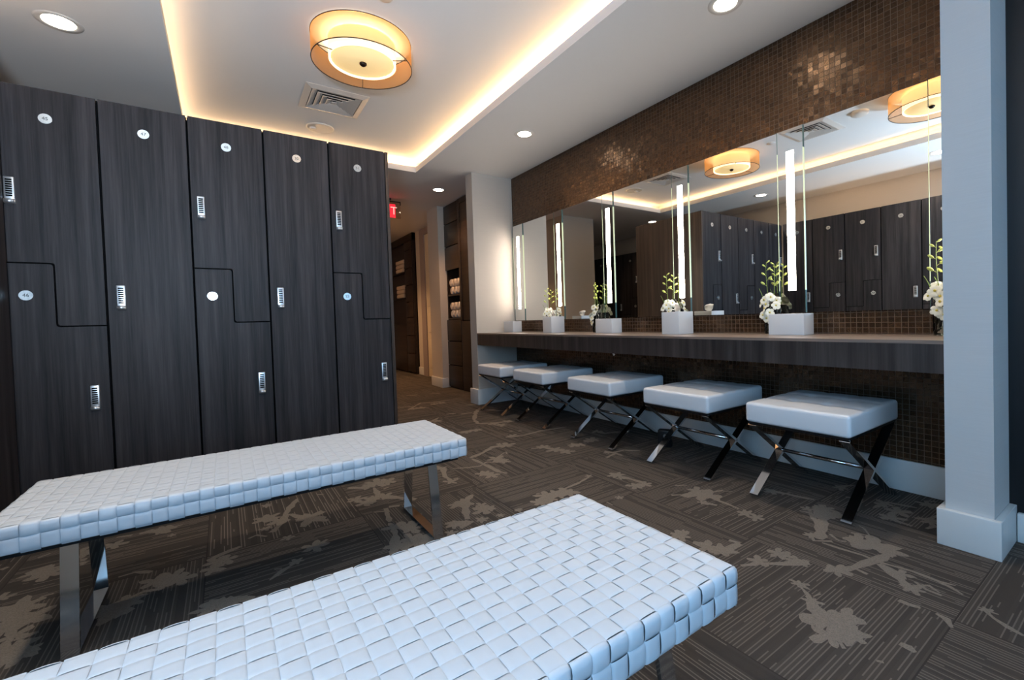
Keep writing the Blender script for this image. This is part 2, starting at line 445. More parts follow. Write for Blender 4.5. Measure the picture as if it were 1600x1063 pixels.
MOTIF = [
    ('b',0.05,[(1.281,2.751),(1.404,2.808),(1.52,2.886),(1.618,2.852)]), ('b',0.022,[(1.105,2.629),(1.18,2.584),(1.254,2.558),(1.322,2.603),(1.423,2.514)]), 
    ('b',0.03,[(1.282,2.728),(1.292,2.546),(1.294,2.387),(1.316,2.33)]), ('b',0.018,[(1.51,2.664),(1.53,2.72),(1.468,2.677),(1.393,2.628)]), ('f',0.07,1.61,2.859), 
    ('f',0.07,1.401,2.621), ('f',0.06,1.413,2.558), ('f',0.06,1.215,2.418), ('f',0.06,1.23,2.362), ('f',0.03,1.589,2.917), 
    ('b',0.04,[(1.704,2.666),(1.782,2.622),(1.817,2.538),(1.852,2.456)]), ('f',0.075,1.813,2.531), ('f',0.06,1.84,2.441), ('f',0.06,1.793,2.638), ('f',0.055,1.973,2.53), 
    ('f',0.055,2.023,2.511), ('f',0.07,2.167,2.553), ('f',0.035,2.106,2.538), ('b',0.045,[(1.722,3.055),(1.839,3.011)]), ('b',0.035,[(1.839,3.011),(2.035,3.034),(2.269,2.999)]), 
    ('f',0.05,1.784,3.063), ('f',0.022,1.852,3.191), ('f',0.022,1.911,3.15), ('b',0.05,[(2.128,4.276),(1.998,4.122),(1.819,3.801)]), 
    ('b',0.04,[(1.819,3.801),(1.776,3.625),(1.885,3.563),(2.063,3.478)]), ('f',0.06,1.88,3.525), ('f',0.06,1.903,3.438), ('f',0.06,2.021,3.518), 
    ('b',0.05,[(1.836,4.123),(1.951,4.115)]), ('b',0.04,[(2.107,4.18),(2.159,4.072),(2.222,3.956)]), ('b',0.05,[(1.51,3.453),(1.625,3.439)]), ('f',0.055,1.559,3.421), 
    ('f',0.055,1.655,3.426), ('f',0.03,1.586,3.418), ('b',0.04,[(1.467,4.936),(1.621,4.881)]), ('b',0.035,[(1.513,4.712),(1.761,5.027),(1.863,4.952),(2.085,4.981)]), 
    ('b',0.03,[(1.54,4.743),(1.724,4.68)]), ('f',0.06,1.929,4.858), ('f',0.06,1.66,4.743), ('b',0.05,[(1.806,5.663),(1.931,5.617)]), ('b',0.05,[(2.097,5.617),(2.196,5.547)]), 
    ('b',0.04,[(1.73,4.225),(1.817,4.193)]), ('f',0.05,1.839,4.842), ('f',0.05,1.578,4.729), ('b',0.02,[(1.642,1.968),(1.524,1.929),(1.402,1.912)]), ('f',0.025,1.646,1.979), 
    ('f',0.07,1.294,1.904), ('f',0.07,1.351,1.884), ('f',0.07,1.404,1.867), ('f',0.05,1.225,1.852), ('f',0.05,1.277,1.852), ('b',0.02,[(1.269,1.954),(1.325,1.948)]), 
    ('f',0.055,1.776,1.887), ('b',0.03,[(1.776,1.887),(1.787,1.815),(1.803,1.688)]), ('f',0.05,1.733,1.702), ('f',0.05,1.788,1.685), ('f',0.03,1.76,1.838), 
    ('b',0.03,[(2.044,2.282),(2.054,2.215),(2.152,2.21),(2.218,2.126)]), ('b',0.03,[(1.953,2.166),(2.062,2.193),(2.057,2.128)]), ('f',0.03,2.036,2.241), 
    ('b',0.05,[(2.345,2.744),(2.359,2.628),(2.484,2.58)]), ('f',0.05,2.354,2.715), ('b',0.04,[(2.395,3.118),(2.475,3.084)]), ('b',0.04,[(2.07,4.518),(2.239,4.476)]), 
    ('b',0.035,[(1.039,2.748),(1.054,2.655),(1.01,2.525),(1.014,2.418)]), ('f',0.045,1.001,2.422), ('f',0.035,1.052,2.676), ('f',0.02,1.047,2.44), ('f',0.025,1.561,1.645), 
    ('b',0.015,[(1.475,1.645),(1.472,1.598)]), ('f',0.02,1.097,1.847), ('f',0.095,1.897,1.409), ('f',0.06,1.915,1.373), ('f',0.06,1.918,1.453), 
    ('b',0.02,[(1.895,1.572),(1.946,1.535)]), ('b',0.025,[(1.778,1.499),(1.82,1.47)]), ('b',0.022,[(1.894,1.331),(1.894,1.266),(1.882,1.196)]), ('f',0.045,1.866,1.151), 
    ('f',0.04,1.86,1.099), ('b',0.02,[(1.963,1.393),(2.025,1.372)]), ('b',0.01,[(2.011,1.363),(2.047,1.332)]), ('b',0.03,[(1.821,1.346),(1.842,1.282)]), ('f',0.03,1.821,1.34), 
    ('b',0.03,[(2.205,1.25),(2.201,1.21),(2.215,1.157),(2.222,1.101),(2.242,1.027)]), ('f',0.04,2.189,1.21), ('b',0.02,[(2.192,1.157),(2.245,1.142)]), ('f',0.05,1.473,1.204), 
    ('f',0.03,1.505,1.211), ('b',0.045,[(1.465,1.133),(1.482,1.1),(1.489,1.041)]), ('f',0.055,1.476,1.075), ('f',0.055,1.502,1.024), 
    ('b',0.04,[(1.466,1.025),(1.531,1.017),(1.596,1.012)]), ('b',0.025,[(1.532,1.065),(1.506,1.026)]), ('b',0.03,[(1.589,1.055),(1.598,1.013)]), 
    ('b',0.028,[(1.456,0.921),(1.522,0.887),(1.585,0.833),(1.655,0.779)]), ('f',0.045,1.532,0.9), ('b',0.03,[(1.638,0.901),(1.649,0.831),(1.654,0.782)]), 
    ('b',0.03,[(1.587,0.834),(1.641,0.822)]), ('f',0.045,1.637,0.884), ('f',0.04,1.635,0.811), ('b',0.06,[(2.184,0.98),(2.08,0.921),(1.961,0.874),(1.863,0.838)]), 
    ('b',0.03,[(2.067,1.013),(2.081,0.974),(2.009,0.914)]), ('f',0.05,2.178,0.947), ('f',0.05,2.135,0.901), ('f',0.04,2.173,0.97), ('f',0.04,2.143,0.886), 
    ('b',0.025,[(1.876,0.877),(1.837,0.846),(1.885,0.8)]), ('b',0.02,[(1.94,0.832),(1.908,0.785),(1.925,0.766)]), ('f',0.03,1.873,0.873), ('f',0.03,2.114,1.001), 
    ('b',0.016,[(1.844,0.82),(1.849,0.757),(1.86,0.686),(1.852,0.634),(1.87,0.543),(1.865,0.467),(1.876,0.429)]), 
    ('b',0.035,[(1.671,0.732),(1.684,0.699),(1.751,0.671),(1.807,0.659),(1.889,0.638),(1.978,0.625),(1.984,0.603)]), ('f',0.09,1.975,0.692), ('f',0.06,1.965,0.733), 
    ('f',0.06,1.971,0.644), ('b',0.03,[(1.952,0.779),(1.915,0.715)]), ('b',0.012,[(2.015,0.785),(2.045,0.73),(2.092,0.765),(2.108,0.791)]), 
    ('b',0.045,[(1.838,0.629),(1.808,0.572),(1.752,0.519),(1.743,0.499)]), ('b',0.02,[(1.803,0.516),(1.78,0.479),(1.778,0.44)]), 
    ('b',0.02,[(1.863,0.473),(1.854,0.437),(1.833,0.402)]), ('b',0.025,[(1.742,0.668),(1.734,0.627)]), ('f',0.05,1.681,0.702), ('f',0.04,1.753,0.509), ('f',0.04,1.821,0.562), 
    ('b',0.02,[(1.79,0.499),(1.812,0.481),(1.79,0.448)]), ('b',0.03,[(2.346,0.82),(2.459,0.806),(2.47,0.773),(2.489,0.7)]), ('b',0.035,[(2.294,0.777),(2.268,0.697),(2.264,0.653)]), 
    ('f',0.055,2.29,0.737), ('f',0.055,2.38,0.74), ('b',0.03,[(2.357,0.672),(2.387,0.63),(2.458,0.622)]), ('f',0.05,2.565,0.677), ('b',0.02,[(2.601,0.706),(2.632,0.67)]), 
    ('b',0.03,[(2.278,0.611),(2.336,0.593)]), ('f',0.045,2.433,0.808), ('f',0.045,2.361,0.619), ('b',0.03,[(2.502,1.032),(2.585,0.985)]), ('b',0.03,[(2.387,0.95),(2.402,0.916)]), 
    ('f',0.04,2.493,1.016), ('f',0.085,1.383,0.588), ('f',0.055,1.431,0.579), ('f',0.055,1.379,0.611), ('f',0.055,1.374,0.538), ('f',0.055,1.32,0.572), 
    ('b',0.016,[(1.503,0.748),(1.465,0.696),(1.42,0.652)]), ('f',0.03,1.441,0.674), ('f',0.03,1.502,0.742), ('b',0.014,[(1.469,0.682),(1.501,0.674)]), 
    ('b',0.022,[(1.328,0.556),(1.299,0.527)]), ('b',0.03,[(1.65,0.513),(1.647,0.487),(1.656,0.461)]), ('b',0.022,[(1.658,0.425),(1.652,0.399),(1.616,0.379)]), 
    ('b',0.03,[(1.435,0.445),(1.434,0.425),(1.426,0.409)]), ('b',0.015,[(1.316,0.459),(1.325,0.446)]), ('b',0.022,[(1.785,0.344),(1.758,0.319),(1.738,0.286),(1.723,0.252)]), 
    ('f',0.022,1.789,0.34), ('f',0.075,0.667,2.679), ('f',0.06,0.722,2.66), ('f',0.06,0.619,2.665), ('b',0.05,[(0.522,2.708),(0.592,2.642)]), 
    ('b',0.04,[(0.635,2.611),(0.625,2.492),(0.563,2.383)]), ('b',0.03,[(0.67,2.555),(0.702,2.566)]), ('f',0.055,0.518,2.5), ('f',0.055,0.546,2.42), ('f',0.055,0.587,2.453), 
    ('b',0.045,[(0.608,2.482),(0.681,2.397),(0.76,2.295)]), ('f',0.055,0.648,2.449), ('b',0.03,[(0.547,2.271),(0.598,2.249),(0.578,2.113)]), ('b',0.05,[(0.605,2.284),(0.599,2.228)]), 
    ('f',0.06,0.576,2.045), ('f',0.06,0.623,2.023), ('f',0.06,0.633,1.98), ('b',0.035,[(0.572,2.031),(0.55,1.937),(0.502,1.832)]), ('f',0.07,0.537,1.859), ('f',0.07,0.609,1.843), 
    ('f',0.06,0.635,1.836), ('f',0.06,0.595,1.884), ('b',0.04,[(0.623,2.29),(0.67,2.271)]), ('b',0.04,[(1.011,2.163),(0.958,2.115),(0.904,2.022),(0.865,1.909)]), 
    ('f',0.055,0.93,2.094), ('f',0.055,0.902,2.096), ('b',0.035,[(0.764,1.931),(0.824,1.907),(0.874,1.865)]), ('f',0.045,0.825,1.88), ('f',0.045,0.794,1.897), ('f',0.065,0.97,1.952), 
    ('f',0.04,0.983,2.007), ('f',0.04,0.999,1.952), ('f',0.035,0.912,1.861), ('f',0.022,1,1.848), ('f',0.022,1.095,1.841), ('f',0.03,0.752,1.829), 
    ('b',0.03,[(0.801,1.841),(0.867,1.871)]), ('f',0.08,0.293,2.407), ('b',0.04,[(0.291,2.39),(0.354,2.315)]), ('b',0.04,[(0.238,2.076),(0.279,2.085),(0.319,2.112)]), 
    ('f',0.06,0.263,2.077), ('b',0.03,[(0.367,2.712),(0.396,2.687)]), ('f',0.06,0.129,2.535), ('b',0.035,[(0.194,2.5),(0.235,2.613),(0.277,2.715)]), 
    ('b',0.05,[(0.169,2.407),(0.138,2.345)]), ('b',0.05,[(0.214,2.524),(0.169,2.407)]), ('b',0.03,[(0.05,2.343),(0.081,2.358),(0.115,2.314)]), ('b',0.04,[(0.225,2.515),(0.28,2.39)]), 
    ('f',0.03,0.186,2.242), ('f',0.03,0.115,2.407), ('f',0.06,0.174,2.459), ('b',0.05,[(0.245,2.335),(0.271,2.322)]), ('f',0.03,0.14,2.714), 
    ('b',0.03,[(-0.075,2.233),(-0.046,2.251),(0.022,2.279)]), ('f',0.05,-0.066,2.137), ('f',0.05,-0.059,2.194), ('f',0.05,-0.032,2.185), ('b',0.03,[(-0.074,2.113),(-0.049,2.104)]), 
    ('b',0.02,[(0.097,1.905),(0.144,1.953),(0.198,1.984)]), ('f',0.03,0.189,1.991), ('b',0.012,[(0.117,1.981),(0.141,1.974)]), 
    ('b',0.05,[(-0.078,1.886),(-0.036,1.862),(0.047,1.815)]), ('f',0.05,-0.051,1.844), ('f',0.05,-0.018,1.833), ('f',0.05,-0.073,1.845), ('b',0.04,[(-0.416,2.745),(-0.363,2.727)]), 
    ('b',0.05,[(-0.34,2.724),(-0.303,2.728),(-0.235,2.654)]), ('f',0.05,-0.262,2.703), ('f',0.05,-0.248,2.7), ('b',0.03,[(-0.239,2.714),(-0.189,2.715)]), ('f',0.02,-0.221,2.606), 
    ('b',0.03,[(-0.349,2.294),(-0.304,2.299),(-0.253,2.261)]), ('f',0.06,-0.232,2.165), ('f',0.06,-0.186,2.162), ('f',0.055,-0.164,2.127), ('f',0.045,-0.203,2.13), 
    ('b',0.04,[(-0.294,2.088),(-0.26,2.107),(-0.207,2.09)]), ('f',0.07,-0.323,2.027), ('f',0.06,-0.3,2.054), ('f',0.06,-0.341,2.041), ('b',0.04,[(-0.34,2.014),(-0.302,1.975)]), 
    ('b',0.04,[(-0.732,2.666),(-0.715,2.681)]), ('b',0.025,[(-0.643,2.708),(-0.611,2.728)]), ('b',0.05,[(-0.64,2.556),(-0.607,2.576),(-0.576,2.582)]), ('f',0.06,-0.589,2.544), 
    ('f',0.06,-0.569,2.498), ('b',0.03,[(-0.657,2.389),(-0.648,2.417)]), ('f',0.08,-0.583,2.251), ('f',0.07,-0.541,2.148), ('f',0.07,-0.573,2.174), 
    ('b',0.04,[(-0.58,2.147),(-0.534,2.118),(-0.499,2.145)]), ('b',0.02,[(-0.548,2.268),(-0.539,2.299),(-0.513,2.298)]), ('f',0.05,-0.577,2.113), ('f',0.05,-0.545,2.05), 
    ('b',0.03,[(-0.538,2.023),(-0.515,2.027),(-0.489,2.032)]), ('f',0.08,-0.533,1.95), ('f',0.06,-0.505,1.923), ('f',0.06,-0.523,1.963), ('b',0.05,[(-0.513,2.537),(-0.472,2.516)]), 
    ('f',0.06,-0.512,2.654), ('f',0.06,-0.476,2.632), ('f',0.03,-0.652,2.371), ('f',0.045,-0.512,2.574), ('f',0.045,-0.411,2.65), ('b',0.05,[(-0.348,2.011),(-0.303,2)]), 
]
def build_floor():
    m = MB(); m.box(-1.45, 2.9, -2.1, 9.9, -0.06, 0.0, 0)
    zz = 0.0008
    def fan(pts, c):
        b = len(m.v); zq = zz + 3.5e-6 * (len(m.f) % 997) / 4; m.v.append((c[0], c[1], zq)); m.v.extend([(p[0], p[1], zq) for p in pts]); n = len(pts)
        for i in range(n): m.face((b, b + 1 + i, b + 1 + (i + 1) % n), 1)
    def branch(w, pts):
        ring, n = branch_quads(w, pts); b = len(m.v); zq = zz + 3.5e-6 * (len(m.f) % 997) / 4; m.v.extend([(p[0], p[1], zq) for p in ring])
        for i in range(n - 1): m.face((b + i, b + i + 1, b + 2 * n - 2 - i, b + 2 * n - 1 - i), 1)
    for it in MOTIF:
        if it[0] == 'b': branch(it[1], it[2])
        else:
            fan(flower_pts(it[2], it[3], it[1]), (it[2], it[3]))
    for (x, y) in ((-0.9, 0.3), (-0.4, -0.6), (0.5, -0.9), (1.4, -0.4), (1.9, -1.2), (-1.0, -1.2), (0.7, 0.1), (1.5, 7.3), (1.9, 8.3), (0.2, 4.8), (-0.3, 5.9), (1.4, 4.0), (1.3, 0.0)):
        a = random.uniform(0, 6.28); ca, sa = math.cos(a), math.sin(a)
        T = lambda u, v: (x + u * ca - v * sa, y + u * sa + v * ca)
        branch(0.035, [T(-0.25, 0), T(-0.1, 0.04), T(0.06, 0.0), T(0.25, 0.06)]); branch(0.025, [T(-0.02, 0.02), T(0.08, -0.14)])
        for q in ((-0.12, 0.08), (0.1, -0.15), (0.2, 0.08), (0.04, 0.06)): c = T(*q); fan(flower_pts(c[0], c[1], 0.06), c)
    o = m.build('floor', [M['carpet'], M['motif']], fix=False); o['kind'] = 'structure'
build_floor()

def build_ceiling():
    m = MB(); X0, X1, Y0, Y1 = -1.45, 2.9, -2.1, 9.9
    tx0, tx1, ty0, ty1 = -0.19, 1.705, -0.9, 4.755; t = 0.058; e = 0.15
    for b in ((X0, tx0, Y0, Y1), (tx1, X1, Y0, Y1), (tx0, tx1, Y0, ty0), (tx0, tx1, ty1, Y1)): m.box(*b, ZC, ZC + t)
    m.box(tx0 - e - 0.05, tx1 + e + 0.05, ty0 - e - 0.05, ty1 + e + 0.05, ZT, ZT + 0.05)
    for b in ((tx0 - e - 0.05, tx0 - e, ty0 - e, ty1 + e), (tx1 + e, tx1 + e + 0.05, ty0 - e, ty1 + e), (tx0 - e, tx1 + e, ty0 - e - 0.05, ty0 - e), (tx0 - e, tx1 + e, ty1 + e, ty1 + e + 0.05)): m.box(*b, ZC + t, ZT)
    struct('ceiling', m, M['ceiling'])
    zs = ZC + t; w = 0.016
    def strip(x0, x1, y0, y1, lab, mt='led', zs=zs):
        o = MB().box(x0, x1, y0, y1, zs, zs + 0.010).build('cove_or_fill_strip', M[mt]); tag(o, lab, 'light strip', 'warm strips hidden in the ceiling cove')
    strip(tx1 + 0.09, tx1 + 0.09 + w, ty0, ty1, 'warm light strip in the ceiling cove edge nearest the mirrors')
    strip(tx0 - 0.09 - w, tx0 - 0.09, ty0, ty1, 'warm light strip in the ceiling cove edge above the left lockers', 'ledsoft')
    strip(-0.91, -0.89, 0.96, 3.14, 'added unseen warm fill strip on top of the left wall lockers', 'ledfill', HL + 0.001)  # added out of sight, outside the cove, to warm the left ceiling
    strip(tx0, tx1, ty1 + 0.09, ty1 + 0.09 + w, 'warm light strip in the far end of the ceiling cove by the corridor')
    strip(tx0, tx1, ty0 - 0.09 - w, ty0 - 0.09, 'warm light strip in the near end of the ceiling cove behind the camera')
build_ceiling()

# walls
XT = 2.690
struct('wall_vanity', MB().box(XT, XT + 0.12, 0.45, 4.6, 0.0, ZC), M['tile'])
struct('baseboard_vanity', MB().box(XV - 0.002, XT, 0.53, 4.43, 0.0, 0.152, bev=0.003), M['base'])
struct('wall_end', MB().box(2.20, XT, 4.45, 4.60, 0.0, ZC), M['wall'])
m = MB(); m.box(2.18, XT - 0.02, 4.43, 4.45, 0.0, 0.165, bev=0.003); m.box(2.18, 2.20, 4.45, 4.62, 0.0, 0.165, bev=0.003)
struct('baseboard_end', m, M['base'])
struct('wall_column', MB().box(2.19, XT, 0.392, 0.528, 0.0, ZC), M['colwall'])
m = MB(); m.box(2.168, 2.19, 0.37, 0.55, 0.0, 0.138, bev=0.003); m.box(2.19, 2.42, 0.37, 0.392, 0.0, 0.138, bev=0.003); m.box(2.19, XV - 0.002, 0.528, 0.55, 0.0, 0.138, bev=0.003)
struct('baseboard_column', m, M['base'])
struct('wall_near', MB().box(2.424, 2.6, -2.1, 0.392, 0.0, ZC), M['dark'])
struct('baseboard_near', MB().box(2.402, 2.424, -2.1, 0.368, 0.0, 0.11, bev=0.003), M['base'])
m = MB()
m.box(-1.45, -1.37, 0.30, 9.9, 0.0, ZC); m.box(-1.45, -1.37, -2.1, -1.45, 0.0, ZC); m.box(-1.45, -1.37, -1.45, 0.30, 0.0, 0.75); m.box(-1.45, -1.37, -1.45, 0.30, 2.35, ZC)
struct('wall_left', m, M['wall'])
m = MB()
for (y0, y1, z0, z1) in ((-1.45, 0.30, 0.75, 0.80), (-1.45, 0.30, 2.30, 2.35), (-1.45, -1.40, 0.80, 2.30), (0.25, 0.30, 0.80, 2.30)): m.box(-1.42, -1.36, y0, y1, z0, z1)
wf = struct('assumed_window_2', m, M['base'])  # assumed window, put in for the cool light from the side
MB().box(-1.415, -1.405, -1.41, 0.26, 0.79, 2.31).build('frosted_pane', M['pane'], wf)
m = MB(); y0, y1 = -2.18, -2.1
m.box(-1.45, -0.6, y0, y1, 0.0, ZC); m.box(1.8, 2.9, y0, y1, 0.0, ZC); m.box(-0.6, 1.8, y0, y1, 0.0, 0.65); m.box(-0.6, 1.8, y0, y1, 2.35, ZC)
struct('wall_back', m, M['wall'])
m = MB()
for (x0, x1, z0, z1) in ((-0.6, 1.8, 0.65, 0.70), (-0.6, 1.8, 2.30, 2.35), (-0.6, -0.55, 0.70, 2.30), (1.75, 1.8, 0.70, 2.30), (0.575, 0.625, 0.70, 2.30)): m.box(x0, x1, -2.15, -2.09, z0, z1)
wf = struct('assumed_window_1', m, M['base'])  # assumed window, put in for the cool light from behind
MB().box(-0.56, 1.76, -2.14, -2.13, 0.69, 2.31).build('frosted_pane', M['pane'], wf)
struct('wall_corridor_left', MB().box(0.45, 1.07, 5.60, 9.9, 0.0, ZC), M['wall'])
struct('wall_far', MB().box(-1.45, 2.9, 9.75, 9.9, 0.0, ZC), M['wall'])
m = MB(); m.box(2.78, 2.9, 4.6, 9.75, 0.0, ZC); m.box(2.42, 2.78, 5.975, 6.36, 0.0, ZC)
struct('wall_corridor_right', m, M['wall'])
m = MB(); m.box(2.40, 2.42, 5.955, 6.36, 0.0, 0.13, bev=0.003); m.box(2.42, 2.49, 5.955, 5.975, 0.0, 0.13, bev=0.003); m.box(2.755, 2.78, 7.60, 7.88, 0.0, 0.13, bev=0.003)
struct('baseboard_corridor', m, M['base'])
# panelled corridor door in its casing
d = MB().box(2.755, 2.78, 6.50, 7.40, 0.005, 2.36)
for (y0, y1) in ((6.58, 6.92), (6.99, 7.32)):
    for (z0, z1) in ((0.15, 0.62), (0.74, 1.05), (1.17, 1.62), (1.74, 2.24)):
        d.box(2.747, 2.757, y0, y1, z0, z1, bev=0.004)
dr = struct('door_1', d, M['door'])
MB().tube([(2.755, 6.57, 1.0), (2.72, 6.57, 1.0), (2.70, 6.60, 1.0), (2.70, 6.67, 1.0)], 0.009).build('door_handle', M['silver'], dr)
m = MB(); m.box(2.738, 2.79, 7.40, 7.60, 0.0, 2.47); m.box(2.738, 2.79, 6.37, 6.50, 0.0, 2.47); m.box(2.738, 2.79, 6.50, 7.40, 2.365, 2.47)
struct('trim_1', m, M['casing'])

# ------------------------------------------------------------------ lockers
W = 0.351
def rounded(pts, r=0.014, only=None):
    out = []; n = len(pts)
    for i, p in enumerate(pts):
        if only is not None and i not in only: out.append(p); continue
        a, b = Vector(pts[i - 1]), Vector(pts[(i + 1) % n]); p = Vector(p); da, db = (a - p).normalized(), (b - p).normalized()
        for k in range(5):
            t = k / 4; q = (p + da * r) * (1 - t) ** 2 + p * 2 * t * (1 - t) + (p + db * r) * t ** 2; out.append((q.x, q.y))
    return out
def make_lock(parent, x, z, y):
    m = MB(); m.rbox(x - 0.0175, x + 0.0175, y - 0.012, y + 0.003, z - 0.062, z + 0.062, 0.004)
    for k in range(8):
        zz = z + 0.047 - k * 0.0105; m.box(x - 0.0105, x + 0.0105, y - 0.0132, y - 0.011, zz - 0.0036, zz + 0.0036, 1)
    m.tube([(x - 0.016, y - 0.016, z - 0.052), (x + 0.016, y - 0.016, z - 0.052)], 0.0105, 12)
    return m.build('lock', [M['silver'], M['black']], parent)
def make_number(parent, x, z, y, txt):
    m = MB(); m.tube([(x, y + 0.001, z), (x, y - 0.003, z)], 0.0235, 28)
    m.text(txt, 0.022, Matrix.Translation((x, y - 0.0032, z)) @ Matrix.Rotation(PI / 2, 4, 'X'), 1, 0.0003)
    return m.build('number_plate', [M['plate'], M['ink']], parent)
def make_locker(kind, label, nums, depth=0.55):
    t = thing('locker', label, 'locker')
    g = 0.0035; w = W; top = HL
    MB().box(0.001, w - 0.001, 0.021, depth, 0.0, top - 0.002).build('carcass', M['black'], t)
    e = 0.005
    if kind == 'Z':
        xm, z1, z2 = 0.174, 1.240, 0.937
        up = rounded([(e, z1 + g), (xm + g, z1 + g), (xm + g, z2 + g), (w - e, z2 + g), (w - e, top), (e, top)], only=(1, 2))
        lo = rounded([(e, 0.02), (w - e, 0.02), (w - e, z2 - g), (xm - g, z2 - g), (xm - g, z1 - g), (e, z1 - g)], only=(3, 4))
        d = MB().prism(up, 0.0, 0.021).build('door', M['locker'], t); make_lock(d, 0.046, 1.574, 0); make_number(d, 0.172, 1.93, 0, nums[0])
        d = MB().prism(lo, 0.0, 0.021).build('door', M['locker'], t); make_lock(d, 0.292, 0.578, 0); make_number(d, 0.078, 1.087, 0, nums[1])
    else:
        d = MB().prism([(e, 0.02), (w - e, 0.02), (w - e, top), (e, top)], 0.0, 0.021).build('door', M['locker'], t); make_lock(d, 0.055, 1.077, 0); make_number(d, 0.172, 1.93, 0, nums[0])
    return t
G1 = 'lockers in the bank facing the benches'
LZ = make_locker('Z', 'dark wood locker with stepped double doors, leftmost in the bank behind the white bench', ('45', '46'), 0.98)
LB = make_locker('B', 'dark wood full-height locker, second from left in the bank behind the white bench', ('47',), 0.98)
LZ['group'] = LB['group'] = G1
x0 = -0.824
LZ.location = (x0, YL, 0); LB.location = (x0 + W, YL, 0)
def renumber(t, nums):
    k = 0
    for d in sorted([c for c in bpy.data.objects if c.parent == t and c.name.startswith('door')], key=lambda c: c.name):
        for p in [c for c in bpy.data.objects if c.parent == d and c.name.startswith('number_plate')]:
            xs = [v.co for v in p.data.vertices]; cx = sum((min(v.x for v in xs), max(v.x for v in xs))) / 2; cz = sum((min(v.z for v in xs), max(v.z for v in xs))) / 2
            bpy.data.objects.remove(p); make_number(d, cx, cz, 0, nums[k]); k += 1
l3 = dup(LZ, (x0 + 2 * W, YL, 0), 0, 'dark wood locker with stepped double doors, middle of the bank behind the white bench', G1); renumber(l3, ('48', '49'))
l4 = dup(LB, (x0 + 3 * W, YL, 0), 0, 'dark wood full-height locker, second from right in the bank behind the white bench', G1); renumber(l4, ('50',))
l5 = dup(LZ, (x0 + 4 * W, YL, 0), 0, 'dark wood locker with stepped double doors, rightmost in the bank next to the corridor', G1); renumber(l5, ('51', '52'))
o = MB().box(x0 + 5 * W, x0 + 5 * W + 0.02, YL - 0.002, 4.19, 0.0, HL).build('locker_end_panel', M['panel']); tag(o, 'dark brown wood end panel closing the locker bank on the corridor side', 'panel')
G2 = 'lockers along the left wall'
WL = 0.376
seq = ['B', 'Z', 'Z', 'B', 'Z', 'Z']
words = ['in the corner beside the facing locker bank', 'second from the corner', 'third from the corner', 'fourth from the corner', 'fifth from the corner', 'sixth from the corner, nearest the camera']
for i, k in enumerate(seq):
    src = LZ if k == 'Z' else LB
    y = YL - 0.024 - (i + 1) * WL
    t = dup(src, (XL, y, 0), PI / 2, ('stepped double-door' if k == 'Z' else 'full-height') + ' dark locker on the left wall, ' + words[i], G2)
    t.scale = (WL / W, 0.55, 1.0)
    for c in [c for c in bpy.data.objects if c.parent == t and c.name.startswith('carcass')]: pass
ye = YL - 0.024 - 6 * WL
o = MB().box(-1.368, XL - 0.002, ye - 0.022, ye - 0.001, 0.0, HL).build('locker_end_panel', M['panel']); tag(o, 'dark brown wood end panel closing the left wall lockers nearest the camera', 'panel')
for i in range(7):
    src = LB if i % 2 else LZ
    t = dup(src, (XL, 4.22 + i * 0.40, 0), PI / 2, 'dark locker on the left wall of the bay behind the locker bank, ' + ['first', 'second', 'third', 'fourth', 'fifth', 'sixth', 'seventh'][i] + ' beyond it', 'lockers in the bay behind the bank')
    t.scale = (0.40 / W, 0.55, 1.0)

# ------------------------------------------------------------------ vanity counter, mirrors
ct = thing('vanity_counter', 'long dark wood vanity counter below the row of mirrors', 'counter', (2.2, 0.53, 0))
MB().box(0.0, XT - 2.2, 0.0, 3.92, 0.758, 0.772).build('counter_top', M['countertop'], ct)
m = MB().box(0.002, 0.03, 0.0, 3.92, 0.645, 0.758); m.box(0.03, XT - 2.2, 0.0, 3.92, 0.70, 0.758)
m.build('apron', M['counter'], ct)
ZM0, ZM1 = 0.893, 1.948
panes = [(4.217, 4.420), (3.504, 3.639), (2.796, 2.931), (2.034, 2.180), (1.251, 1.401), (0.545, 0.692)]
order = ['by the beige end wall', 'second from the beige end wall', 'third from the beige end wall', 'third from the column', 'second from the column', 'half hidden by the pale column']
wide = [(3.639, 4.217), (2.931, 3.504), (2.180, 2.796), (1.401, 2.034), (0.692, 1.251)]
worder = ['farthest, reflecting the beige end wall', 'second from the beige end wall', 'middle of the five, between the orchids', 'showing the lockers and ceiling lamp, second from the column', 'showing the left wall lockers, nearest the column']
for (y0, y1), w in zip(wide, worder):
    o = MB().box(XV + 0.002, XT, y0, y1, ZM0, ZM1).build('wall_mirror', M['mirror']); tag(o, 'wide wall mirror above the counter, ' + w, 'mirror', 'wide mirrors above the counter')
for (y0, y1), w in zip(panes, order):
    yc = (y0 + y1) / 2
    t = thing('lighted_mirror', 'narrow mirror pane with vertical light strip, ' + w, 'mirror light', (XV, yc, ZM0), 0, 'narrow lighted mirror panes')
    h = (y1 - y0) / 2; H = ZM1 - ZM0; g = 0.0028
    MB().box(-0.004, 0.014, -h + g, h - g, 0.0, H).build('mirror_pane', M['mirror'], t)
    MB().rbox(-0.008, -0.003, -0.021, 0.021, 0.128, 0.930, 0.002).build('light_strip', M['tube'], t)
    for s in (-1, 1):
        ya, yb = sorted((s * h, s * (h - g)))
        m = MB().box(-0.005, 0.010, ya, yb, 0.128, 0.93, 0); m.box(-0.005, 0.010, ya, yb, 0.93, H, 1); m.box(-0.005, 0.010, ya, yb, 0.0, 0.128, 1)
        m.build('glass_edge', [M['edge'], M['greenedge']], t)
